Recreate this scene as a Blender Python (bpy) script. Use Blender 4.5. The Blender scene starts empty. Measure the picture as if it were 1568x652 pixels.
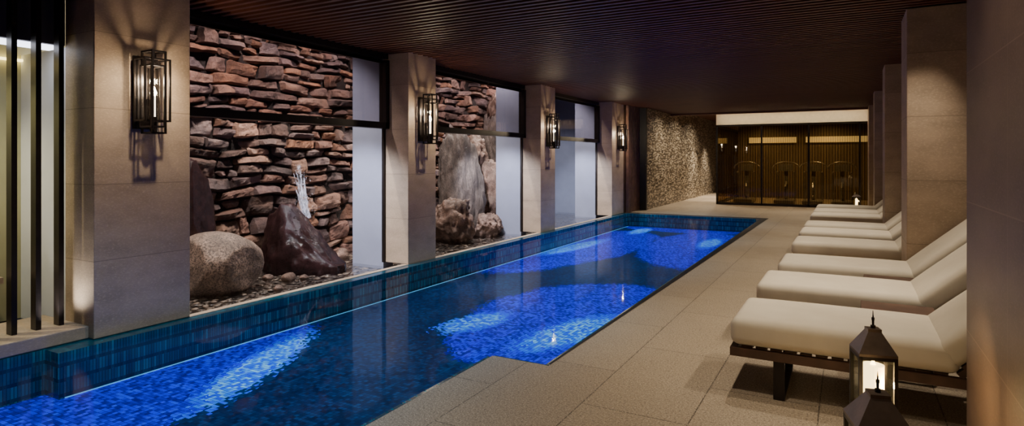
import bpy, math, random, bmesh
from mathutils import Vector, Matrix, noise
S=bpy.context.scene
# ------------------------------------------------------------------ helpers
class MB:
    def __init__(s): s.v=[];s.f=[];s.m=[]
    def add(s,vs,fs,mat=0,M=None):
        o=len(s.v)
        for p in vs:
            p=Vector(p)
            if M is not None: p=M@p
            s.v.append(tuple(p))
        for f in fs:
            s.f.append(tuple(i+o for i in f)); s.m.append(mat)
    def rect(s,x0,x1,y0,y1,z,mat=0): s.add([(x0,y0,z),(x1,y0,z),(x1,y1,z),(x0,y1,z)],[(0,1,2,3)],mat)
    def box(s,x0,x1,y0,y1,z0,z1,mat=0,M=None):
        s.add([(x0,y0,z0),(x1,y0,z0),(x1,y1,z0),(x0,y1,z0),(x0,y0,z1),(x1,y0,z1),(x1,y1,z1),(x0,y1,z1)],
              [(0,3,2,1),(4,5,6,7),(0,1,5,4),(1,2,6,5),(2,3,7,6),(3,0,4,7)],mat,M)
    def cyl(s,p0,p1,r0,r1=None,n=12,mat=0,cap=True):
        if r1 is None:r1=r0
        p0=Vector(p0);p1=Vector(p1);d=(p1-p0).normalized()
        a=d.orthogonal().normalized();b=d.cross(a)
        vs=[];fs=[]
        for p,r in((p0,r0),(p1,r1)):
            for i in range(n):
                t=2*math.pi*i/n
                vs.append(p+(a*math.cos(t)+b*math.sin(t))*r)
        for i in range(n):
            j=(i+1)%n; fs.append((i,j,n+j,n+i))
        if cap: fs.append(tuple(range(n-1,-1,-1)));fs.append(tuple(range(n,2*n)))
        s.add(vs,fs,mat)
    def tube(s,pts,r,n=8,mat=0):
        for a,b in zip(pts[:-1],pts[1:]): s.cyl(a,b,r,r,n,mat)
    def cushion(s,x0,x1,y0,y1,z0,z1,r,mat=0,M=None,bulge=.015,n=14):
        cx,cy,cz=(x0+x1)/2,(y0+y1)/2,(z0+z1)/2
        a,b,c=(x1-x0)/2,(y1-y0)/2,(z1-z0)/2
        idx={};vs=[];fs=[]
        def coords(h,k):
            inner=[-h+r+(2*h-2*r)*i/k for i in range(k+1)]
            e=[-h,-h+r*.3,-h+r*.65]
            return e+inner+[-q for q in reversed(e)]
        X=coords(a,n);Y=coords(b,8);Z=coords(c,2)
        def vert(i,j,k):
            key=(i,j,k)
            if key in idx:return idx[key]
            p=Vector((X[i],Y[j],Z[k]))
            q=Vector((max(-a+r,min(a-r,p.x)),max(-b+r,min(b-r,p.y)),max(-c+r,min(c-r,p.z))))
            d=p-q
            if d.length>1e-9: p=q+d.normalized()*r
            bl=bulge*(1-(X[i]/a)**4)*(1-(Y[j]/b)**4)
            if Z[k]>0:p.z+=bl
            else:p.z-=bl*.1
            idx[key]=len(vs);vs.append((p.x+cx,p.y+cy,p.z+cz));return idx[key]
        nx,ny,nz=len(X)-1,len(Y)-1,len(Z)-1
        for i in range(nx):
            for j in range(ny):
                fs.append((vert(i,j,nz),vert(i+1,j,nz),vert(i+1,j+1,nz),vert(i,j+1,nz)))
                fs.append((vert(i,j,0),vert(i,j+1,0),vert(i+1,j+1,0),vert(i+1,j,0)))
        for i in range(nx):
            for k in range(nz):
                fs.append((vert(i,0,k),vert(i+1,0,k),vert(i+1,0,k+1),vert(i,0,k+1)))
                fs.append((vert(i,ny,k),vert(i,ny,k+1),vert(i+1,ny,k+1),vert(i+1,ny,k)))
        for j in range(ny):
            for k in range(nz):
                fs.append((vert(0,j,k),vert(0,j,k+1),vert(0,j+1,k+1),vert(0,j+1,k)))
                fs.append((vert(nx,j,k),vert(nx,j+1,k),vert(nx,j+1,k+1),vert(nx,j,k+1)))
        s.add(vs,fs,mat,M)
    def mesh(s,name,mats,smooth=False):
        me=bpy.data.meshes.new(name);me.from_pydata(s.v,[],s.f)
        for m in mats: me.materials.append(m)
        me.polygons.foreach_set('material_index',s.m)
        if smooth: me.polygons.foreach_set('use_smooth',[True]*len(s.f))
        me.update();return me
    def obj(s,name,mats,smooth=False,bevel=0,loc=None,rotz=0,parent=None):
        o=bpy.data.objects.new(name,s.mesh(name,mats,smooth))
        S.collection.objects.link(o)
        if loc:o.location=loc
        o.rotation_euler[2]=rotz
        if bevel:
            b=o.modifiers.new('bevel','BEVEL');b.width=bevel;b.segments=2;b.limit_method='ANGLE'
        if parent:o.parent=parent
        return o
def inst(me,name,loc,rotz=0):
    o=bpy.data.objects.new(name,me);S.collection.objects.link(o);o.location=loc;o.rotation_euler[2]=rotz;return o

# ------------------------------------------------------------------ material DSL
class NT:
    def __init__(s,name):
        s.mat=bpy.data.materials.new(name);s.mat.use_nodes=True;s.t=s.mat.node_tree
        s.t.nodes.clear();s.out=s.t.nodes.new('ShaderNodeOutputMaterial')
    def n(s,typ,**kw):
        nd=s.t.nodes.new(typ)
        for k,v in kw.items(): setattr(nd,k,v)
        return nd
    def put(s,sock,val):
        if isinstance(val,bpy.types.NodeSocket): s.t.links.new(val,sock)
        elif val is not None:
            if hasattr(sock.default_value,'__len__') and not hasattr(val,'__len__'): val=(val,)*len(sock.default_value)
            if hasattr(val,'__len__') and len(val)==3 and len(sock.default_value)==4: val=(*val,1)
            sock.default_value=val
    def m(s,op,a,b=None,c=None):
        nd=s.n('ShaderNodeMath',operation=op)
        s.put(nd.inputs[0],a);s.put(nd.inputs[1],b) if b is not None else 0
        if c is not None:s.put(nd.inputs[2],c)
        return nd.outputs[0]
    def vm(s,op,a,b=None):
        nd=s.n('ShaderNodeVectorMath',operation=op);s.put(nd.inputs[0],a)
        if b is not None:s.put(nd.inputs[1],b)
        return nd.outputs[0]
    def obj(s): return s.n('ShaderNodeTexCoord').outputs['Object']
    def sep(s,v):
        nd=s.n('ShaderNodeSeparateXYZ');s.put(nd.inputs[0],v);return nd.outputs
    def comb(s,x,y,z):
        nd=s.n('ShaderNodeCombineXYZ')
        for i,q in enumerate((x,y,z)):s.put(nd.inputs[i],q)
        return nd.outputs[0]
    def noise(s,v,scale,detail=4,rough=.55,col=False):
        nd=s.n('ShaderNodeTexNoise');s.put(nd.inputs['Vector'],v);nd.inputs['Scale'].default_value=scale
        nd.inputs['Detail'].default_value=detail;nd.inputs['Roughness'].default_value=rough
        return nd.outputs['Color' if col else 'Fac']
    def vor(s,v,scale,feature='F1',out='Distance'):
        nd=s.n('ShaderNodeTexVoronoi',feature=feature);s.put(nd.inputs['Vector'],v);nd.inputs['Scale'].default_value=scale
        return nd.outputs[out]
    def ramp(s,f,stops):
        nd=s.n('ShaderNodeValToRGB');s.put(nd.inputs[0],f);e=nd.color_ramp.elements
        while len(e)<len(stops):e.new(.5)
        for el,(p,c) in zip(e,stops): el.position=p;el.color=(*c,1)
        return nd.outputs[0]
    def mix(s,f,a,b,mode='MIX'):
        nd=s.n('ShaderNodeMix',data_type='RGBA',blend_type=mode)
        s.put(nd.inputs[0],f);s.put(nd.inputs[6],a);s.put(nd.inputs[7],b);return nd.outputs[2]
    def bump(s,h,st=.3,dist=.01,normal=None):
        nd=s.n('ShaderNodeBump');s.put(nd.inputs['Height'],h);nd.inputs['Strength'].default_value=st;nd.inputs['Distance'].default_value=dist
        if normal is not None:s.put(nd.inputs['Normal'],normal)
        return nd.outputs[0]
    def pbr(s,col,rough=.5,metal=0,normal=None,emit=None,estr=0,spec=None):
        b=s.n('ShaderNodeBsdfPrincipled');s.put(b.inputs['Base Color'],col);s.put(b.inputs['Roughness'],rough)
        s.put(b.inputs['Metallic'],metal)
        if normal is not None:s.put(b.inputs['Normal'],normal)
        if emit is not None:s.put(b.inputs['Emission Color'],emit);s.put(b.inputs['Emission Strength'],estr)
        if spec is not None:s.put(b.inputs['Specular IOR Level'],spec)
        s.t.links.new(b.outputs[0],s.out.inputs[0]);return b
def simple(name,c,rough=.5,metal=0,var=.15,scale=12,bump=.1):
    t=NT(name);o=t.obj();f=t.noise(o,scale)
    c2=tuple(x*(1-var) for x in c);c1=tuple(min(1,x*(1+var)) for x in c)
    t.pbr(t.ramp(f,[(.3,c2),(.7,c1)]),rough,metal,t.bump(t.noise(o,scale*6),bump,.004));return t.mat
def emit(name,c,st):
    t=NT(name);o=t.obj();f=t.noise(o,3)
    t.pbr(c,.5,0,None,c,t.m('MULTIPLY_ADD',f,st*.1,st*.95));return t.mat
def wallstone(name,c,seam=.6,off=0.0,rough=.55,seamdark=.55,yseam=None):
    t=NT(name);o=t.obj();x,y,z=t.sep(o)
    st=t.vm('MULTIPLY',o,(1,1,2.2))
    a=t.noise(st,2.5,5,.6);b=t.noise(st,45,3,.7);g=t.vor(o,60)
    col=t.ramp(a,[(.3,tuple(q*.80 for q in c)),(.7,tuple(q*1.14 for q in c))])
    col=t.mix(t.ramp(b,[(.5,(0,0,0)),(.8,(1,1,1))]),col,tuple(q*1.4 for q in c))
    col=t.mix(t.ramp(g,[(.03,(.35,.35,.35)),(.12,(0,0,0))]),col,tuple(q*.6 for q in c))
    fr=t.m('FRACT',t.m('DIVIDE',t.m('ADD',z,-off+50*seam),seam))
    l=t.m('LESS_THAN',fr,.005/seam)
    wn=t.n('ShaderNodeTexWhiteNoise',noise_dimensions='1D');t.put(wn.inputs['W'],t.m('FLOOR',t.m('DIVIDE',z,seam)))
    tone=t.m('MULTIPLY_ADD',wn.outputs[0],.10,.95)
    col=t.vm('SCALE',col);t.put(col.node.inputs['Scale'],tone)
    if yseam:
        l=t.m('MAXIMUM',l,t.m('LESS_THAN',t.m('FRACT',t.m('DIVIDE',t.m('ADD',y,yseam*50),yseam)),.004/yseam))
    col=t.mix(l,col,tuple(q*seamdark for q in c))
    h=t.m('SUBTRACT',t.m('MULTIPLY',b,.4),t.m('MULTIPLY',l,.5))
    t.pbr(col,rough,0,t.bump(h,.3,.003));return t.mat

m_stone=wallstone('beige_stone',(.41,.305,.215))
m_stoneR=wallstone('brown_stone',(.21,.14,.108),rough=.45,seamdark=1.5,yseam=.9)
m_fin=simple('fin_render',(.27,.29,.39),.8,0,.06,3)
m_white=simple('white_render',(.66,.67,.72),.8,0,.05,3)
m_bluegrey=simple('grey_render',(.20,.23,.34),.8,0,.08,3)
m_mauve=simple('mauve_plaster',(.10,.09,.11),.8,0,.08,3)
m_dark=simple('bronze_metal',(.020,.015,.014),.35,.5,.2)
m_black=simple('black_trim',(.008,.007,.008),.5,0,.2)
m_wood=simple('dark_wood',(.08,.040,.025),.5,0,.35,8)
m_slat=simple('slat_wood',(.16,.085,.06),.5,0,.35,8)
m_cream=simple('cream_wall',(.50,.47,.27),.7,0,.08,3)
t=NT('canvas');o=t.obj();w=t.noise(t.vm('MULTIPLY',o,(300,300,300)),1,2)
t.pbr(t.ramp(t.noise(o,4),[(.3,(.62,.54,.42)),(.7,(.70,.62,.49))]),.85,0,t.bump(t.m('ADD',w,t.m('MULTIPLY',t.noise(o,6,2),4)),.15,.004));m_cloth=t.mat
# deck
t=NT('deck_granite');o=t.obj();x,y,z=t.sep(o)
br=t.n('ShaderNodeTexBrick');t.put(br.inputs['Vector'],t.comb(t.m('ADD',y,20.15),t.m('ADD',x,12.14),0))
br.inputs['Scale'].default_value=1;br.inputs['Brick Width'].default_value=1.2;br.inputs['Row Height'].default_value=.6
br.inputs['Mortar Size'].default_value=.004;br.inputs['Color1'].default_value=(.41,.325,.23,1);br.inputs['Color2'].default_value=(.33,.26,.187,1)
br.inputs['Mortar'].default_value=(.09,.07,.052,1);br.inputs['Mortar Smooth'].default_value=.2
sp=t.noise(o,70,3,.9)
col=t.mix(t.ramp(sp,[(.38,(.9,.9,.9)),(.5,(0,0,0))]),br.outputs[0],(.13,.10,.075))
col=t.mix(t.ramp(t.noise(o,110,2),[(.54,(0,0,0)),(.66,(.9,.9,.9))]),col,(.64,.54,.40))
t.pbr(col,t.ramp(t.noise(o,3),[(.3,(.4,.4,.4)),(.7,(.55,.55,.55))]),0,t.bump(t.m('SUBTRACT',t.m('MULTIPLY',sp,.3),br.outputs['Fac']),.25,.004));m_deck=t.mat
# ceiling slats
t=NT('ceiling_wood');o=t.obj()
t.pbr(t.ramp(t.noise(t.vm('MULTIPLY',o,(1,14,14)),1.5,4),[(.3,(.070,.020,.010)),(.7,(.12,.036,.018))]),.5);m_ceil=t.mat
m_ceilb=simple('ceiling_void',(.005,.0025,.002),.8)
# mosaic
def tiles(t,o,size,vec=None):
    q=t.vm('DIVIDE',o,size);fl=t.vm('FLOOR',t.vm('ADD',q,(.01,.01,.01)))
    wn=t.n('ShaderNodeTexWhiteNoise',noise_dimensions='3D');t.put(wn.inputs[0],fl)
    return q,fl,wn
def grout(t,q,axes,w=.10):
    s=t.sep(t.vm('FRACTION',q));l=None
    for a in axes:
        k=t.m('LESS_THAN',s[a],w);l=k if l is None else t.m('MAXIMUM',l,k)
    return l
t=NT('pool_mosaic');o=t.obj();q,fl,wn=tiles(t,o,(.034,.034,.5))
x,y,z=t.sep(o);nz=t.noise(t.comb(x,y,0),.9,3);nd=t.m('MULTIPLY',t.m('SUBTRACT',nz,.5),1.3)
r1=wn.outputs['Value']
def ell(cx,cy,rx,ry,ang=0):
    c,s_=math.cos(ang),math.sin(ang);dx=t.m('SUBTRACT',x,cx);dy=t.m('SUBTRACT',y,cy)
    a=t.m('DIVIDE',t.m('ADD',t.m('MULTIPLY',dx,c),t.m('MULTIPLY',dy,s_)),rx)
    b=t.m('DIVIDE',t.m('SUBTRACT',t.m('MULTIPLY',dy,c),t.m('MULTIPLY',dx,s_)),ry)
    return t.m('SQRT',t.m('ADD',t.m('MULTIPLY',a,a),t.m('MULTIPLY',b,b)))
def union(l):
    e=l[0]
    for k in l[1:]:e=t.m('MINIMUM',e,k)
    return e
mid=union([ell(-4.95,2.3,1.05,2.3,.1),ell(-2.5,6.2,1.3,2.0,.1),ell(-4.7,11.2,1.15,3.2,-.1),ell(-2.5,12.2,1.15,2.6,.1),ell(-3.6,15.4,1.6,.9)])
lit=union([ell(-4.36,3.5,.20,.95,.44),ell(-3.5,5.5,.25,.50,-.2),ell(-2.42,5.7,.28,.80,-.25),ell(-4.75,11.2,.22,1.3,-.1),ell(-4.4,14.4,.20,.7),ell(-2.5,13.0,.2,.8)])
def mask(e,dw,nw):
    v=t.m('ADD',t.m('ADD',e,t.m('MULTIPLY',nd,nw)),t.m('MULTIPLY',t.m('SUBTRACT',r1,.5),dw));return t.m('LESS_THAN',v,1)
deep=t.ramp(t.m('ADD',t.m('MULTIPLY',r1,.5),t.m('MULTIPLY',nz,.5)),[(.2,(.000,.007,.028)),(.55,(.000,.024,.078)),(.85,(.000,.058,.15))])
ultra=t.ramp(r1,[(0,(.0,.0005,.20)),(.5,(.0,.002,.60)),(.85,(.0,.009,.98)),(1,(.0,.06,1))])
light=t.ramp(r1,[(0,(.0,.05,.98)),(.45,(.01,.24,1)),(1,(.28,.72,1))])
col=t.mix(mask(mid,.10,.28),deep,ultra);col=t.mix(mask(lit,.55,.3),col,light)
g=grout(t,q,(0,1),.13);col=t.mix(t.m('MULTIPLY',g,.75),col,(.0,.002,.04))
t.pbr(col,.4,0,None,col,.36,.10);m_mos=t.mat  # tiles emit their own colour, a painted glow standing in for underwater lighting
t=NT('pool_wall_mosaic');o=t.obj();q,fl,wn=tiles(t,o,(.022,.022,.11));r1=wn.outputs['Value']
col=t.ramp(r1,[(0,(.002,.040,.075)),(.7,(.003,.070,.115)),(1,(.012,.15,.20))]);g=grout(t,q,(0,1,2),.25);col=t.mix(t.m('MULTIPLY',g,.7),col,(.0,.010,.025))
t.pbr(col,.2,0,None,col,.16);m_mosw=t.mat  # faint self-glow put into the wall tiles as well
# water
def watermat(name,tint,fs,b1,b2,sc=3):
    t=NT(name);o=t.obj();nm=t.bump(t.m('ADD',t.noise(t.vm('MULTIPLY',o,(1,.6,1)),sc,3),t.m('MULTIPLY',t.noise(o,sc*5,2),.15)),b1,b2)
    fr=t.n('ShaderNodeFresnel');fr.inputs[0].default_value=1.33;t.put(fr.inputs['Normal'],nm)
    tr=t.n('ShaderNodeBsdfTransparent');tr.inputs[0].default_value=(*tint,1)
    gl=t.n('ShaderNodeBsdfGlossy');gl.inputs['Roughness'].default_value=.03;t.put(gl.inputs['Normal'],nm)
    mx=t.n('ShaderNodeMixShader');t.put(mx.inputs[0],t.m('MULTIPLY',fr.outputs[0],fs));t.t.links.new(tr.outputs[0],mx.inputs[1]);t.t.links.new(gl.outputs[0],mx.inputs[2]);t.t.links.new(mx.outputs[0],t.out.inputs[0]);return t.mat
m_water=watermat('pool_water',(.74,.92,1),.25,.05,.02)
m_pond=watermat('pond_water',(.9,.9,.9),1.4,.5,.06,6)
def glassmat(name,tint,gloss=.06,rough=.02):
    t=NT(name);o=t.obj();tr=t.n('ShaderNodeBsdfTransparent')
    t.put(tr.inputs[0],t.ramp(t.noise(o,2),[(.3,tuple(q*.96 for q in tint)),(.7,tint)]))
    gl=t.n('ShaderNodeBsdfGlossy');gl.inputs['Roughness'].default_value=rough
    fr=t.n('ShaderNodeFresnel');fr.inputs[0].default_value=1.45
    mx=t.n('ShaderNodeMixShader');t.t.links.new(t.m('MULTIPLY',fr.outputs[0],gloss*12),mx.inputs[0]);t.t.links.new(tr.outputs[0],mx.inputs[1]);t.t.links.new(gl.outputs[0],mx.inputs[2]);t.t.links.new(mx.outputs[0],t.out.inputs[0]);return t.mat
m_glass=glassmat('tinted_glass',(.76,.73,.76),.012)
m_glassdark=glassmat('smoked_glass',(.62,.53,.37),.05)
m_clear=glassmat('clear_glass',(.93,.93,.9))
# masonry
t=NT('dry_stone');o=t.obj();at=t.n('ShaderNodeAttribute',attribute_name='Col')
n1=t.noise(o,5,6,.65);n2=t.noise(o,18,7,.8)
col=t.mix(1,at.outputs['Color'],t.ramp(n1,[(.28,(.36,.33,.34)),(.5,(1,1,1)),(.72,(1.5,1.35,1.2))]),'MULTIPLY')
col=t.mix(t.ramp(n2,[(.5,(0,0,0)),(.8,(.3,.3,.3))]),col,(.40,.25,.19))
col=t.mix(t.ramp(n2,[(.30,(.7,.7,.7)),(.45,(0,0,0))]),col,(.03,.017,.015))
t.pbr(col,.6,0,t.bump(t.m('ADD',t.m('MULTIPLY',n2,1.1),n1),1,.05),spec=.35);m_masonry=t.mat
def rockmat(name,c,rough=.7,speck=.5,sc=1,streak=(1,1,1),bst=.8,spec=.5):
    t=NT(name);o=t.vm('MULTIPLY',t.obj(),streak);a=t.noise(o,4*sc,7,.7);b=t.noise(o,50,4,.75)
    col=t.ramp(a,[(.32,tuple(q*.35 for q in c)),(.5,c),(.68,tuple(min(1,q*1.9) for q in c))])
    col=t.mix(t.ramp(b,[(.42,(speck,)*3),(.56,(0,0,0))]),col,tuple(q*.25 for q in c))
    t.pbr(col,rough,0,t.bump(t.m('ADD',a,t.m('MULTIPLY',b,.3)),bst,.06),spec=spec);return t.mat
m_granite=rockmat('granite',(.27,.185,.14),.6,.95,1,bst=.5)
m_wet=rockmat('wet_rock',(.020,.009,.009),.12,.3,bst=.35,spec=.3)
m_rockbrown=rockmat('brown_rock',(.19,.115,.085),.5,.6,1)
m_rockgrey=rockmat('grey_rock',(.15,.112,.095),.5,.7,1,(2.2,2.2,.6),bst=1)
t=NT('pebble_bed');o=t.obj();vd=t.vor(o,17);vc=t.vor(o,17,'F1','Color')
s=t.sep(vc);col=t.ramp(s[0],[(0,(.06,.05,.045)),(.5,(.16,.13,.11)),(1,(.34,.29,.25))]);col=t.mix(t.ramp(vd,[(.35,(0,0,0)),(.7,(1,1,1))]),col,(.01,.01,.01))
t.pbr(col,.3,0,t.bump(t.m('SUBTRACT',1,vd),.8,.04));m_peb=t.mat
t=NT('shimmer_tile');o=t.obj();q=t.vm('DIVIDE',o,(1,.11,.03));fl=t.vm('FLOOR',q);wn=t.n('ShaderNodeTexWhiteNoise',noise_dimensions='3D');t.put(wn.inputs[0],fl)
wn2=wn.outputs['Value'];nn=t.noise(t.vm('MULTIPLY',o,(1,1,.35)),9,5,.8)
col=t.ramp(t.m('ADD',t.m('MULTIPLY',wn2,.45),t.m('MULTIPLY',nn,.55)),[(.3,(.06,.045,.03)),(.5,(.20,.155,.105)),(.72,(.60,.50,.37))])
t.pbr(col,.35,.1,t.bump(t.m('ADD',wn2,nn),.8,.03));m_shim=t.mat

# ------------------------------------------------------------------ shell
CE=2.83
b=MB()
b.box(-2.22,1.7,-1.5,3.73,-.5,0);b.box(-1.78,1.7,3.73,15.4,-.5,0);b.box(-5.2,1.7,15.4,27,-.5,0)
b.obj('floor',[m_deck])
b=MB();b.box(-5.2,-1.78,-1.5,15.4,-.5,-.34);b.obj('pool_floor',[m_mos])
b=MB();b.box(-5.2,-5.0,2.26,15.4,-.34,-.005);b.box(-5.35,-5.2,-1.5,3.3,-.5,-.005)
b.box(-5.0,-1.9,15.34,15.4,-.34,-.01);b.box(-2.26,-2.22,-1.5,3.73,-.34,-.01);b.box(-1.82,-1.78,3.73,15.4,-.34,-.01);b.box(-2.22,-1.78,3.73,3.77,-.34,-.01)
b.obj('pool_wall',[m_mosw])
b=MB();b.rect(-5.2,-2.26,-1.5,2.26,-.035);b.rect(-5.0,-2.26,2.26,3.77,-.035);b.rect(-5.0,-1.82,3.77,15.34,-.035);b.obj('pool_water',[m_water])
m_led=emit('cyan_led',(.15,.6,.95),.55)
b=MB();b.box(-5.0,-4.994,2.3,15.3,-.34,-.334);b.obj('pool_led_strip',[m_led])
b=MB();b.add([(-1.79,3.75,.004),(-1.775,3.75,.004),(-1.72,8,.004),(-1.64,15.4,.004),(-1.79,15.4,.004)],[(0,1,2,3,4)]);b.box(-5.13,-1.64,15.4,15.52,0,.006);b.obj('trim_pool_gutter',[m_black])
# ceiling
b=MB();b.box(-5.6,1.9,-1.5,19.3,CE+.06,CE+.15,1);b.box(-5.6,1.9,19.2,19.3,2.77,CE+.06)
y=-1.4
while y<19.2:
    b.box(-5.46,1.7,y,y+.045,CE-.005,CE+.06);y+=.11
b.box(-5.6,1.9,19.3,27,3.0,3.1)
b.obj('ceiling',[m_ceil,m_ceilb])
# left pillars and panels
PY=[(2.56,3.35),(6.42,7.04),(10.42,11.07),(14.42,15.32)]
for i,(a,c) in enumerate(PY):
    b=MB();b.box(-5.56,-5.13,a,c,0,CE+.1);b.obj('pillar' if i==0 else 'pillar.%03d'%i,[m_stone],bevel=.006)
    if i: 
        b=MB();b.box(-6.12,-5.56,a,a+.2,-.1,3.3);b.obj('wall_courtyard_fin' if i==1 else 'wall_courtyard_fin.%03d'%(i-1),[m_fin])
# windows
for i in range(3):
    y0=PY[i][1];y1=PY[i+1][0]
    b=MB();X0,X1=-5.57,-5.47
    b.box(X0,X1,y0,y1,2.76,CE+.1);b.box(X0,X1+.02,y0,y1,1.815,1.90)
    b.box(X0,X1+.02,y1-.07,y1,1.815,2.74);b.box(X0,X1,y0,y0+.05,1.9,2.76)
    b.box(-5.56,-5.52,y1-.03,y1,0,1.815);b.box(-5.54,-5.52,y0+.05,y1-.07,2.70,2.76)
    b.box(-5.52,-5.515,y0+.05,y1-.07,1.9,2.74,1)
    b.obj('window_%d'%(i+1),[m_dark,m_glass])
b=MB();b.box(-5.21,-5.13,3.35,14.42,-.3,0.0);b.obj('trim_window_sill',[m_stone])
b=MB();b.box(-5.9,-5.2,-1.5,2.56,0,.10);b.obj('trim_sill_left',[m_stone],bevel=.008)
# left near bay
b=MB()
for k in range(-6,4):
    yy=2.153+.154*k
    if yy<2.5:b.box(-5.48,-5.40,yy-.018,yy+.018,.10,CE)
b.obj('screen_fins',[m_dark])
b=MB();b.box(-5.9,-5.56,-1.5,2.56,2.32,CE+.1);b.obj('lintel_left',[m_mauve])
b=MB();b.box(-6.5,-6.4,-1.5,3.0,0,3);b.obj('wall_side_room',[m_cream])
b=MB();b.box(-6.4,-5.56,2.6,2.7,0,2.32);b.obj('wall_side_room_return',[m_white])
b=MB();b.box(-6.35,-5.95,.4,2.3,.40,.45);b.box(-6.33,-5.97,.5,.6,.0,.4);b.box(-6.33,-5.97,2.1,2.2,.0,.4);b.obj('side_room_bench',[m_stone])
b=MB();b.box(-5.80,-5.60,0,2.55,2.30,2.318);b.obj('cove_light_left',[emit('cool_strip',(.8,.85,1),5)])
b=MB();b.box(-6.4,-6.36,0,2.6,2.26,2.28);b.obj('cove_light_warm',[emit('warm_strip',(1,.8,.3),5)])
# courtyard
b=MB();b.box(-7.03,-5.35,3.4,15.4,-.3,-.11);b.box(-5.35,-5.21,3.35,14.42,-.3,-.11);b.obj('ground_pebbles',[m_peb])
b=MB();b.rect(-6.98,-6.13,3.36,15.3,-.06)
for (a,c),(a2,c2) in zip(PY[:-1],PY[1:]):
    b.rect(-6.13,-5.57,a+.22 if a>3 else 3.36,a2,-.06);b.rect(-5.57,-5.22,c+.01,a2-.01,-.06)
b.obj('pond_water',[m_pond])
b=MB();b.box(-7.5,-7.3,13.1,15.4,-.3,4.2);b.box(-7.5,-5.75,15.5,15.7,-.3,4.2);b.obj('wall_courtyard_grey',[m_bluegrey])
b=MB();b.box(-7.5,-6.5,2.8,3.0,-.3,4.0);b.obj('wall_courtyard_near',[m_bluegrey])
# stone wall
rng=random.Random(11)
def stonewall():
    V=[];F=[];C=[]
    pal=[(.27,.130,.085),(.24,.125,.095),(.31,.175,.125),(.14,.088,.085),(.30,.140,.082),(.21,.140,.122),(.16,.092,.074),(.26,.155,.122),(.18,.125,.118),(.35,.21,.155)]
    XW=-7.1
    def wob(y,z): return .07*noise.noise(Vector((y*1.3,z*2,7)))
    def stone(y0,y1,z0,z1):
        w=y1-y0;h=z1-z0
        nx=max(5,int(w/.034));nz=max(4,int(h/.026));g=.003
        dep=rng.uniform(.0,.085);ty=rng.uniform(-.09,.09);tz=rng.uniform(-.06,.05);sd=rng.random()*90
        base=len(V);c=rng.choice(pal);k=rng.uniform(.6,1.3);c=(c[0]*k,c[1]*k,c[2]*k,1)
        ja=[rng.uniform(-.04,.04) for _ in range(4)];jb=[rng.uniform(-.022,.022) for _ in range(4)]
        pls=[(rng.uniform(.2,.8),rng.uniform(.2,.8),rng.uniform(-.28,.28),rng.uniform(-.28,.28)) for _ in range(3)]
        for i in range(nx+1):
            s=i/nx
            for j in range(nz+1):
                tt=j/nz
                zb=z0+g+wob(y0+w*s,z0)+jb[0]*(1-s)+jb[1]*s;zt=z1-g+wob(y0+w*s,z1)+jb[2]*(1-s)+jb[3]*s
                ya=y0+g+ja[0]*(1-tt)+ja[1]*tt;yb=y1-g+ja[2]*(1-tt)+ja[3]*tt
                e=min(s*w,(1-s)*w);ez=min(tt*h,(1-tt)*h);cr=.03
                zz=zb+(zt-zb)*tt
                if e<cr: zz+= (0.5-tt)*2*(cr-e)*.5*abs(2*tt-1)
                yy=ya+(yb-ya)*s
                d=min(e,ez);pf=min(1,d/.014);pf=pf*(2-pf)
                x=XW-.035+(.055+dep)*pf+ty*(s-.5)+tz*(tt-.5)
                x+=min(0,min((s-a)*w*p+(tt-bb)*h*q*1.5 for a,bb,p,q in pls))*pf
                n_=noise.fractal(Vector((yy*7+sd,zz*9,sd)),.9,2.1,4)
                x+=.028*n_*pf
                V.append((x,yy+.010*n_,zz+.010*n_));C.append(c)
        for i in range(nx):
            for j in range(nz):
                a=base+i*(nz+1)+j;F.append((a,a+nz+1,a+nz+2,a+1))
    z=-.35
    while z<3.9:
        h=rng.choice([.12,.15,.18,.21,.25]);y=2.7-rng.random()*.3
        while y<13.2:
            w=rng.uniform(.24,.58) if h<.2 else rng.uniform(.22,.5)
            if h>.17 and rng.random()<.5:
                m=z+h*rng.uniform(.35,.65)
                for (a,c) in((z,m),(m+.003,z+h)):
                    if rng.random()<.4:
                        w1=w*rng.uniform(.35,.65);stone(y,y+w1,a,c);stone(y+w1,y+w,a,c)
                    else: stone(y,y+w,a,c)
            else: stone(y,y+w,z,z+h)
            y+=w
        z+=h
    a=len(V);V.extend([(XW-.03,2.3,-.4),(XW-.03,13.5,-.4),(XW-.03,13.5,4.1),(XW-.03,2.3,4.1)]);C.extend([(.02,.012,.010,1)]*4);F.append((a,a+1,a+2,a+3))
    me=bpy.data.meshes.new('stone_wall');me.from_pydata(V,[],F);me.materials.append(m_masonry)
    at=me.color_attributes.new('Col','FLOAT_COLOR','POINT')
    at.data.foreach_set('color',[q for c in C for q in c])
    me.update();ob=bpy.data.objects.new('wall_courtyard_stone',me);S.collection.objects.link(ob)
stonewall()
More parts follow.
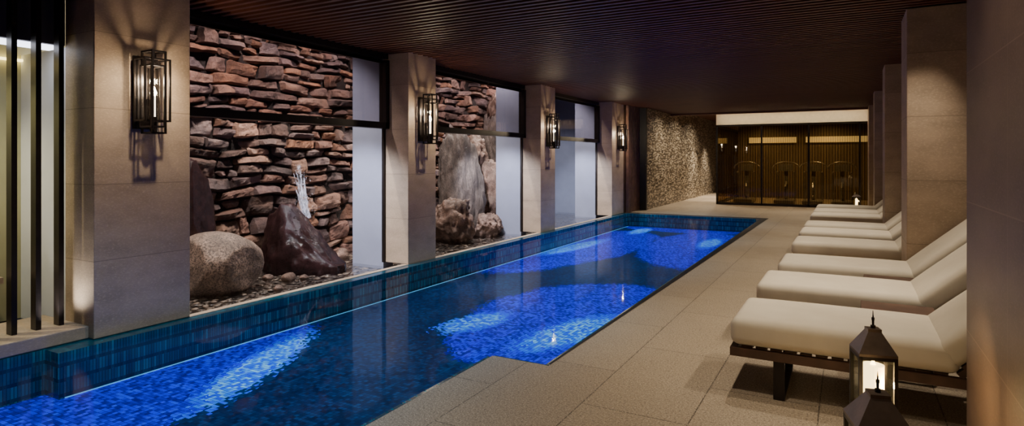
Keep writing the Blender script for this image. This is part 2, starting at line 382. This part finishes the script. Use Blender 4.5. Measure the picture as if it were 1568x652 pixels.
# ------------------------------------------------------------------ rocks
def rock(name,loc,size,seed,mat,cuts=10,rough=.12,planes=(),rotz=0,tilt=0,sub=5,fine=.05):
    bm=bmesh.new();bmesh.ops.create_icosphere(bm,subdivisions=sub,radius=1)
    r=random.Random(seed);pl=[(Vector(n).normalized(),o_) for n,o_ in planes]
    for _ in range(cuts):
        d=Vector((r.gauss(0,1),r.gauss(0,1),r.gauss(0,1))).normalized();pl.append((d,r.uniform(.68,.9)))
    so=Vector((seed*3.1,seed*1.7,seed))
    for v in bm.verts:
        p=v.co.copy();p*=1+rough*noise.fractal(p*1.3+so,1,2,3)
        for d,of in pl:
            k=p.dot(d)-of
            if k>0:p-=d*k*.93
        p*=1+fine*noise.fractal(p*3.5+so,.7,2.1,6)
        v.co=Vector((p.x*size[0],p.y*size[1],p.z*size[2]))
    me=bpy.data.meshes.new(name);bm.to_mesh(me);bm.free();me.materials.append(mat)
    me.polygons.foreach_set('use_smooth',[True]*len(me.polygons))
    o=bpy.data.objects.new(name,me);S.collection.objects.link(o);o.location=loc;o.rotation_euler=(0,tilt,rotz);return o
rock('granite_boulder',(-6.28,4.42,.19),(.47,.50,.40),3,m_granite,4,.06,fine=.015)
def wedge():
    bm=bmesh.new();bmesh.ops.create_icosphere(bm,subdivisions=6,radius=1)
    so=Vector((4,9,2))
    for v in bm.verts:
        p=v.co.copy();p*=1+.12*noise.fractal(p*1.6+so,1,2,3)
        z=max(p.z,-.25)
        h=max(0,min(1,1.0-max(0,(p.x+.25))*.80))
        z=z*h if z>0 else z
        p=Vector((p.x+(.28*max(0,p.z) if p.x>-.3 else .42*max(0,p.z))*-0.35,p.y*(1-.25*max(0,p.z)),z))
        p+=p.normalized()*(.05*noise.fractal(p*3+so,.8,2.1,4)+.05*noise.noise(Vector((p.x*1.2,p.y*7,p.z*2))))
        v.co=Vector((p.x*.54,p.y*.36,p.z*.86))
    me=bpy.data.meshes.new('wet_wedge_rock');bm.to_mesh(me);bm.free();me.materials.append(m_wet)
    me.polygons.foreach_set('use_smooth',[True]*len(me.polygons))
    o=bpy.data.objects.new('wet_wedge_rock',me);S.collection.objects.link(o);o.location=(-6.38,5.80,.0);o.rotation_euler=(0,0,.5)
wedge()
rock('dark_rock',(-6.76,4.42,.5),(.20,.30,.86),12,m_wet,9,.15)
RB=[(-6.28,9.1,.26,.44,.44,.46,21),(-6.42,10.75,.70,.40,.50,.82,31),(-6.1,9.95,.06,.28,.26,.28,41),(-6.15,10.28,.06,.27,.22,.28,43),(-6.45,8.35,.02,.3,.3,.25,45),(-6.60,11.5,2.35,.36,.50,.62,37),(-6.62,10.45,1.45,.28,.34,.42,52)]
for i,(x,y,z,a,bb,c,sd) in enumerate(RB): rock('craggy_boulder' if i==0 else 'craggy_boulder.%03d'%i,(x,y,z),(a,bb,c),sd,m_rockbrown,10,.32,fine=.15)
RG=[(-6.52,9.74,.86,.36,.56,1.12,25,-.05),(-6.58,11.3,1.35,.36,.46,1.1,35,0),(-6.45,12.2,.5,.4,.5,.8,44,0)]
for i,(x,y,z,a,bb,c,sd,tl) in enumerate(RG): rock('tall_slab_rock' if i==0 else 'tall_slab_rock.%03d'%i,(x,y,z),(a,bb,c),sd,m_rockgrey,6,.26,planes=[((.2,.35,1),.86),((.9,-.4,.1),.72),((.1,.9,.3),.8)],tilt=tl,fine=.13)
for i,(x,y,s_) in enumerate([(-5.95,5.15,.08),(-5.85,5.3,.05),(-6.6,6.7,.12),(-6.2,5.05,.06),(-6.7,7.3,.14),(-5.6,4.7,.05)]):
    rock('small_rock' if i==0 else 'small_rock.%03d'%i,(x,y,-.07+s_*.4),(s_,s_*1.2,s_*.8),50+i,m_rockbrown,7,sub=3)
bm=bmesh.new();bmesh.ops.create_icosphere(bm,subdivisions=2,radius=1);pv=[v.co.copy() for v in bm.verts];pf=[tuple(v.index for v in f.verts) for f in bm.faces];bm.free()
b=MB();r=random.Random(9)
for _ in range(1700):
    x=r.uniform(-6.85,-5.28);y=3.45+(r.random()**1.3)*10;s_=r.uniform(.016,.034)
    if x<-5.3 and x>-6.2 and any(a-.05<y<a+.25 for a,_c in PY): continue
    if x>-5.62 and any(a-.05<y<_c+.05 for a,_c in PY): continue
    M=Matrix.Translation((x,y,-.105+s_*.2))@Matrix.Rotation(r.random()*3,4,'Z')@Matrix.Diagonal((s_*1.3,s_,s_*.5,1))
    b.add(pv,pf,r.choice([0,0,1,2]),M)
b.obj('pebbles',[simple('pebble_grey',(.17,.135,.11),.3),simple('pebble_pale',(.34,.26,.20),.3),simple('pebble_dark',(.05,.04,.035),.25)],smooth=True)
# water jet
t=NT('water_spray');o=t.obj();tr=t.n('ShaderNodeBsdfTransparent');df=t.n('ShaderNodeBsdfDiffuse');df.inputs[0].default_value=(.85,.85,.95,1)
mx=t.n('ShaderNodeMixShader');t.t.links.new(t.ramp(t.noise(t.vm('MULTIPLY',o,(1,1,.3)),40,4,.7),[(.44,(.02,.02,.02)),(.64,(.40,.40,.40))]),mx.inputs[0]);t.t.links.new(tr.outputs[0],mx.inputs[1]);t.t.links.new(df.outputs[0],mx.inputs[2]);t.t.links.new(mx.outputs[0],t.out.inputs[0]);m_spray=t.mat
b=MB();r=random.Random(5)
for k in range(12):
    pts=[];ox=r.uniform(-.03,.03);oy=r.uniform(-.03,.03);top=r.uniform(.25,.70);dr=r.uniform(-.05,.05)
    for i in range(12):
        q=i/11;pts.append(Vector((-6.52+ox+dr*q,5.96+oy-.16*q+dr*q*q,.60+q*top)))
    for i in range(11): b.cyl(pts[i],pts[i+1],.028*(1-i/12)+.002,.028*(1-(i+1)/12)+.002,8,0,False)
for _ in range(460):
    q=r.random();s_=r.uniform(.002,.005);a=r.random()*6.28;d=abs(r.gauss(0,.07))*(1.3-q)
    b.add(pv,pf,0,Matrix.Translation((-6.52+d*math.cos(a),5.95-.14*q+d*math.sin(a),.60+q*.74))@Matrix.Diagonal((s_,s_,s_*2,1)))
b.obj('water_jet',[m_spray],smooth=True)

# ------------------------------------------------------------------ right side
b=MB();b.box(1.7,1.9,-1.5,27,-.5,CE+.05);b.obj('wall_right',[m_stone])
b=MB();b.box(-5.6,1.9,-1.7,-1.5,-.5,CE+.05);b.obj('wall_rear',[m_stone])
for i,(a,c) in enumerate([(1.7,3.54),(6.85,7.5),(10.75,11.4),(14.8,15.45),(18.6,19.65)]):
    b=MB();b.box(.49,1.7,a,c,0,CE+.02);b.obj('column' if i==0 else 'column.%03d'%i,[m_stoneR if i==0 else m_stone],bevel=.006)
# ------------------------------------------------------------------ far end
b=MB();b.box(-5.1,-4.9,16.5,27,0,3.0);b.obj('wall_left_shimmer',[m_shim])
b=MB();b.box(-5.2,-4.85,16.40,16.49,0,CE-.02);b.obj('door_1',[m_black])
b=MB();b.box(-5.7,-5.25,15.34,16.5,0,CE);b.obj('wall_left_niche',[m_black])
b=MB();y=15.42
while y<16.36:
    b.box(-5.10,-5.03,y,y+.032,0,CE-.01);y+=.085
b.box(-5.2,-5.12,15.34,16.38,0,CE-.01,1);b.obj('slatted_screen',[m_slat,m_wood])
b=MB();b.box(-4.9,-3.2,27,27.2,0,3.0);b.obj('wall_far',[m_stone])
b=MB();b.box(-3.6,1.7,19.72,19.9,2.47,3.0);b.obj('wall_far_header',[simple('header_plaster',(.80,.69,.50),.7,0,.05)])
b=MB();b.box(-3.6,.65,19.34,19.38,2.79,2.805);b.obj('cove_light_far',[emit('warm_cove',(1,.84,.58),26)])
b=MB()
for X in(-3.6,-2.3,-1.02,.28,.61):b.box(X,X+.045,19.70,19.78,0,2.47)
b.box(-3.6,.65,19.70,19.78,2.42,2.47);b.box(-3.6,.65,19.70,19.78,0,.07)
b.box(-3.6,-3.55,19.7,24,2.42,2.47);b.box(-3.6,-3.55,19.7,24,0,.07)
x=-3.55
while x<.62: b.box(x,x+.006,19.80,19.81,.07,2.42);x+=.06
b.box(-3.58,.63,19.73,19.735,.07,2.42,1);b.box(-3.59,-3.585,19.78,24,.07,2.42,1)
b.obj('window_4',[m_dark,m_glassdark])
b=MB();b.box(.65,1.7,19.7,19.9,0,2.47);b.obj('wall_far_right',[m_stone])
t=NT('reeded_wall');o=t.obj();x_,y_,z_=t.sep(o);w=t.m('SINE',t.m('MULTIPLY',x_,70))
t.pbr(t.mix(t.m('MULTIPLY_ADD',w,.5,.5),(.07,.05,.03),(.22,.165,.095)),.5);m_reed=t.mat
b=MB();b.box(-3.6,1.7,24,24.2,0,3);b.obj('wall_gym_back',[m_reed])
b=MB();b.box(-3.2,-1.6,23.9,23.98,2.0,2.2);b.box(-1.3,.6,23.9,23.98,2.0,2.2);b.obj('gym_pelmet_light',[emit('pelmet_glow',(1,.85,.5),.65)])
b=MB()
b.box(-.28,.28,-.6,.55,.03,.12);b.box(-.06,.06,.4,.5,.12,1.05)
b.box(-.2,.2,.32,.46,1.02,1.25)
for sx in(-.25,.25):
    b.tube([Vector((sx,.45,.12)),Vector((sx,.42,.8)),Vector((sx,.2,1.0)),Vector((sx,-.1,.98))],.02)
b.tube([Vector((.40*math.cos(a),.35,1.10+.22*math.sin(a))) for a in [math.pi*i/12 for i in range(13)]],.02)
b.tube([Vector((0,.35+.26*math.cos(a),.4+.26*math.sin(a))) for a in [2*math.pi*i/16 for i in range(17)]],.04)
m_gym=simple('gym_metal',(.34,.31,.26),.3,.5)
gm=b.mesh('elliptical_trainer',[m_gym])
for i,x in enumerate([-2.95,-1.75,-.95,-.15]): inst(gm,'elliptical_trainer' if i==0 else 'elliptical_trainer.%03d'%i,(x,21.2,0))

# ------------------------------------------------------------------ loungers
b=MB()
b.cushion(0,1.13,0,.68,.29,.45,.05,0,bulge=.014)
Mb=Matrix.Translation((1.10,0,.31))@Matrix.Rotation(-math.radians(42),4,'Y')
b.cushion(0,.88,0,.68,0,.14,.045,0,Mb,bulge=.012)
b.box(0.0,1.98,.01,.05,.225,.275,1);b.box(0.0,1.98,.63,.67,.225,.275,1);b.box(0,.04,.05,.63,.225,.275,1);b.box(1.94,1.98,.05,.63,.225,.275,1)
for k in range(13): b.box(.06+k*.08,.12+k*.08,.05,.63,.262,.284,1)
for k in range(9): b.box(.04+k*.09,.1+k*.09,.03,.65,-.03,-.005,1,Mb)
b.box(0,.86,.03,.07,-.055,-.02,1,Mb);b.box(0,.86,.61,.65,-.055,-.02,1,Mb)
b.cyl((1.72,.05,.25),(1.50,.05,.64),.012,mat=2);b.cyl((1.72,.63,.25),(1.50,.63,.64),.012,mat=2)
for x in(.24,1.68):
    b.box(x,x+.06,.02,.05,0,.225,2);b.box(x,x+.06,.63,.66,0,.225,2);b.box(x,x+.06,.05,.63,.0,.015,2)
lm=b.mesh('chaise_lounge',[m_cloth,m_wood,m_dark])
for p in lm.polygons:
    if p.material_index==0:p.use_smooth=True
LY=[3.82,5.0,6.1,7.7,8.85,9.9,11.6,12.7,13.8]
for i,yy in enumerate(LY):
    inst(lm,'chaise_lounge' if i==0 else 'chaise_lounge.%03d'%i,(-.62 if i<2 else -.57,yy,0))
b=MB();b.box(0,.42,0,.34,.37,.41);b.box(.02,.4,.02,.32,.06,.09)
for x in(0,.385):
    for y in(0,.305):b.box(x,x+.035,y,y+.035,0,.37)
b.box(.02,.40,.02,.32,.09,.37,0)
tm=b.mesh('side_table',[m_wood])
for i,(x,y) in enumerate([(.08,4.58),(.12,5.72),(.12,8.44),(.12,9.55)]): inst(tm,'side_table' if i==0 else 'side_table.%03d'%i,(x,y,0))
# ------------------------------------------------------------------ lanterns
m_candle=emit('candle_glow',(1,.72,.30),16)
m_wax=emit('wax_glow',(1,.74,.34),5)
m_roof=simple('lantern_roof_metal',(.16,.12,.095),.35,.6,.2)
def lantern(name,loc,w,eave,apex,fin,rotz,cr=.042,e_=5):
    b=MB();h=w/2;t_=.014
    b.box(-h,h,-h,h,0,.03)
    for sx in(-1,1):
        for sy in(-1,1):
            b.box(min(sx*h,sx*(h-t_)),max(sx*h,sx*(h-t_)),min(sy*h,sy*(h-t_)),max(sy*h,sy*(h-t_)),.03,eave)
    b.box(-h,h,-h,-h+t_,eave-t_,eave);b.box(-h,h,h-t_,h,eave-t_,eave);b.box(-h,-h+t_,-h,h,eave-t_,eave);b.box(h-t_,h,-h,h,eave-t_,eave)
    e=h*1.0;c=h*.36;zt=apex-.012
    vs=[]
    for r_,z in((e,eave-.002),(e,eave+.010),(c,zt),(c,apex)):
        vs+= [(-r_,-r_,z),(r_,-r_,z),(r_,r_,z),(-r_,r_,z)]
    fs=[(3,2,1,0)]
    for k in range(3):
        for i in range(4):
            j=(i+1)%4;fs.append((4*k+i,4*k+j,4*k+4+j,4*k+4+i))
    fs.append((12,13,14,15));b.add(vs,fs,4)
    b.cyl((0,0,apex),(0,0,apex+.012),.010);b.cyl((0,0,apex+.012),(0,0,apex+(fin-apex)*.5),.004,.005);b.cyl((0,0,apex+(fin-apex)*.45),(0,0,apex+(fin-apex)*.6),.006);b.cyl((0,0,apex+(fin-apex)*.6),(0,0,fin),.003,.001)
    zt=eave-.24
    b.box(-h+t_,h-t_,-h+t_,h-t_,zt-.01,zt)
    b.cyl((0,0,zt),(0,0,zt+.19),cr,cr,20,2);b.cyl((0,0,zt+.19),(0,0,zt+.215),.011,.002,10,3)
    b.cyl((0,0,.03),(0,0,zt-.01),.02,.02,10,0)
    g=h-t_/2
    for (x0,x1,y0,y1) in((-g,g,-g,-g+.002),(-g,g,g-.002,g),(-g,-g+.002,-g,g),(g-.002,g,-g,g)): b.box(x0,x1,y0,y1,.03,eave-t_,1)
    o=b.obj(name,[m_dark,m_clear,m_wax,m_candle,m_roof],loc=loc,rotz=rotz)
    l=bpy.data.lights.new(name+'_flame','POINT');l.energy=e_;l.color=(1,.7,.35);l.shadow_soft_size=.015
    lo=bpy.data.objects.new('flame_light',l);S.collection.objects.link(lo);lo.parent=o;lo.location=(.055,-.045,zt+.12)
    return o
lantern('floor_lantern',(.095,3.02,0),.145,.575,.68,.755,.25)
lantern('floor_lantern.001',(.095,2.56,0),.18,.445,.56,.635,.25)
lantern('floor_lantern.002',(.2,18.2,0),.2,.42,.5,.56,0,.03,2)
# ------------------------------------------------------------------ sconces
m_bulb=emit('bulb',(1,.85,.62),70)
m_glow=emit('candle_sleeve',(1,.85,.65),4)
b=MB()
b.box(0,.02,-.10,.10,-.30,.30)
b.box(.02,.05,-.03,.03,-.05,.05)
def cage(x0,x1,y0,y1,z0,z1,t_=.014):
    for x in(x0,x1-t_):
        for y in(y0,y1-t_):b.box(x,x+t_,y,y+t_,z0,z1)
    for z in(z0,z1-t_):
        b.box(x0,x1,y0,y0+t_,z,z+t_);b.box(x0,x1,y1-t_,y1,z,z+t_);b.box(x0,x0+t_,y0,y1,z,z+t_);b.box(x1-t_,x1,y0,y1,z,z+t_)
cage(.05,.21,-.06,.06,-.34,.34);cage(.03,.19,-.11,.11,-.24,.28);cage(.075,.24,-.085,.035,-.29,.22)
b.cyl((.13,0,-.34),(.13,0,-.20),.03,.03,14);b.cyl((.13,0,-.2),(.13,0,-.03),.014,.014,12,2);b.cyl((.13,0,-.03),(.13,0,.0),.012,.022,12,1);b.cyl((.13,0,.0),(.13,0,.05),.022,.004,12,1)
b.cyl((.13,0,-.24),(.13,0,.2),.048,.048,20,3,False);b.cyl((.13,0,.24),(.13,0,.34),.008,.008,8)
sm=b.mesh('wall_sconce',[m_dark,m_bulb,m_glow,m_clear])
for i,yy in enumerate([2.95,6.73,10.75,14.9]):
    o=inst(sm,'wall_sconce' if i==0 else 'wall_sconce.%03d'%i,(-5.13,yy,1.95))
    l=bpy.data.lights.new('sconce_bulb','POINT');l.energy=18;l.color=(1,.79,.54);l.shadow_soft_size=.03
    lo=bpy.data.objects.new('sconce_bulb',l);S.collection.objects.link(lo);lo.parent=o;lo.location=(.13,0,.1)

# ------------------------------------------------------------------ lights
def spot(name,loc,tgt,power,col,ang=90,blend=.6,r=.04):
    l=bpy.data.lights.new(name,'SPOT');l.energy=power;l.color=col;l.spot_size=math.radians(ang);l.spot_blend=blend;l.shadow_soft_size=r
    o=bpy.data.objects.new(name,l);S.collection.objects.link(o);o.location=loc
    o.rotation_euler=(Vector(tgt)-Vector(loc)).to_track_quat('-Z','Y').to_euler();return o
W=(1,.85,.65);CO=(.86,.88,1)
for y,p in((1.2,50),(2.9,115),(5.0,170),(7.4,170),(9.8,170),(12.2,170),(14.6,170),(17,210),(18.6,150)):
    spot('downlight',(-.6,y,2.8),(-.8,y,0),p,W,82,1)
spot('column_warm_fill',(-.15,2.3,2.8),(.49,2.7,1.1),24,W,80,.9)  # added lamp, warms the near column against the blue pool bounce
for y in(4.2,5.4,6.4,8.2,9.6,12.4): spot('lounge_downlight',(.9,y,2.8),(.0,y,0.3),105,W,76,.9)
for y in(2.2,5,8,11,14): spot('pool_fill',(-3.3,y,2.8),(-3.5,y,0),260,(.50,.72,1),92,.9)  # added bluish spots, brighten the pool floor in place of underwater lamps
for y in(3.7,5.2,6.6,8.6,10.2,11.8,13.4): spot('courtyard_light',(-6.12,y,3.75),(-6.9,y+.2,.7),440,(1,.91,.84),105,.6)
for y in(6.42,10.42,14.42): spot('fin_fill',(-5.8,y-1.5,1.75),(-5.9,y,.4),240,CO,80,.7)  # unseen spots added to brighten the lower part of the fins
spot('pillar_uplight',(-5.35,2.35,.15),(-5.35,2.6,.9),16,(1,.97,.9),120,.9)
spot('side_room_light',(-6.1,1.6,2.25),(-6.3,1.8,0),95,(1,.90,.55),130,.9)
for y in(18,20,22): spot('corridor_light',(-3.9,y,2.8),(-4.4,y,0),170,W,150,1)
for y in(22.5,24.5): spot('corridor_floor_light',(-4.1,y,2.8),(-4.2,y,0),520,W,80,.8)
for x in(-2.6,-.6):
    for y in (20.6,22.8): spot('gym_light',(x,y,2.9),(x,y+.4,0),130,(1,.82,.52),140,.8)
for y in(2.9,6.8,10.8,15): spot('pillar_grazer',(-4.3,y,2.8),(-5.2,y,1.0),95,W,68,1)
w=bpy.data.worlds.new('world');S.world=w;w.use_nodes=True
w.node_tree.nodes['Background'].inputs[0].default_value=(.35,.38,.55,1);w.node_tree.nodes['Background'].inputs[1].default_value=.06
# ------------------------------------------------------------------ camera
c=bpy.data.cameras.new('camera');co=bpy.data.objects.new('camera',c);S.collection.objects.link(co)
c.sensor_width=36;c.lens=21.35;c.shift_y=-.0523;c.clip_start=.05
co.location=(0,0,1.4);co.rotation_euler=(math.pi/2,0,math.atan(514/930));S.camera=co
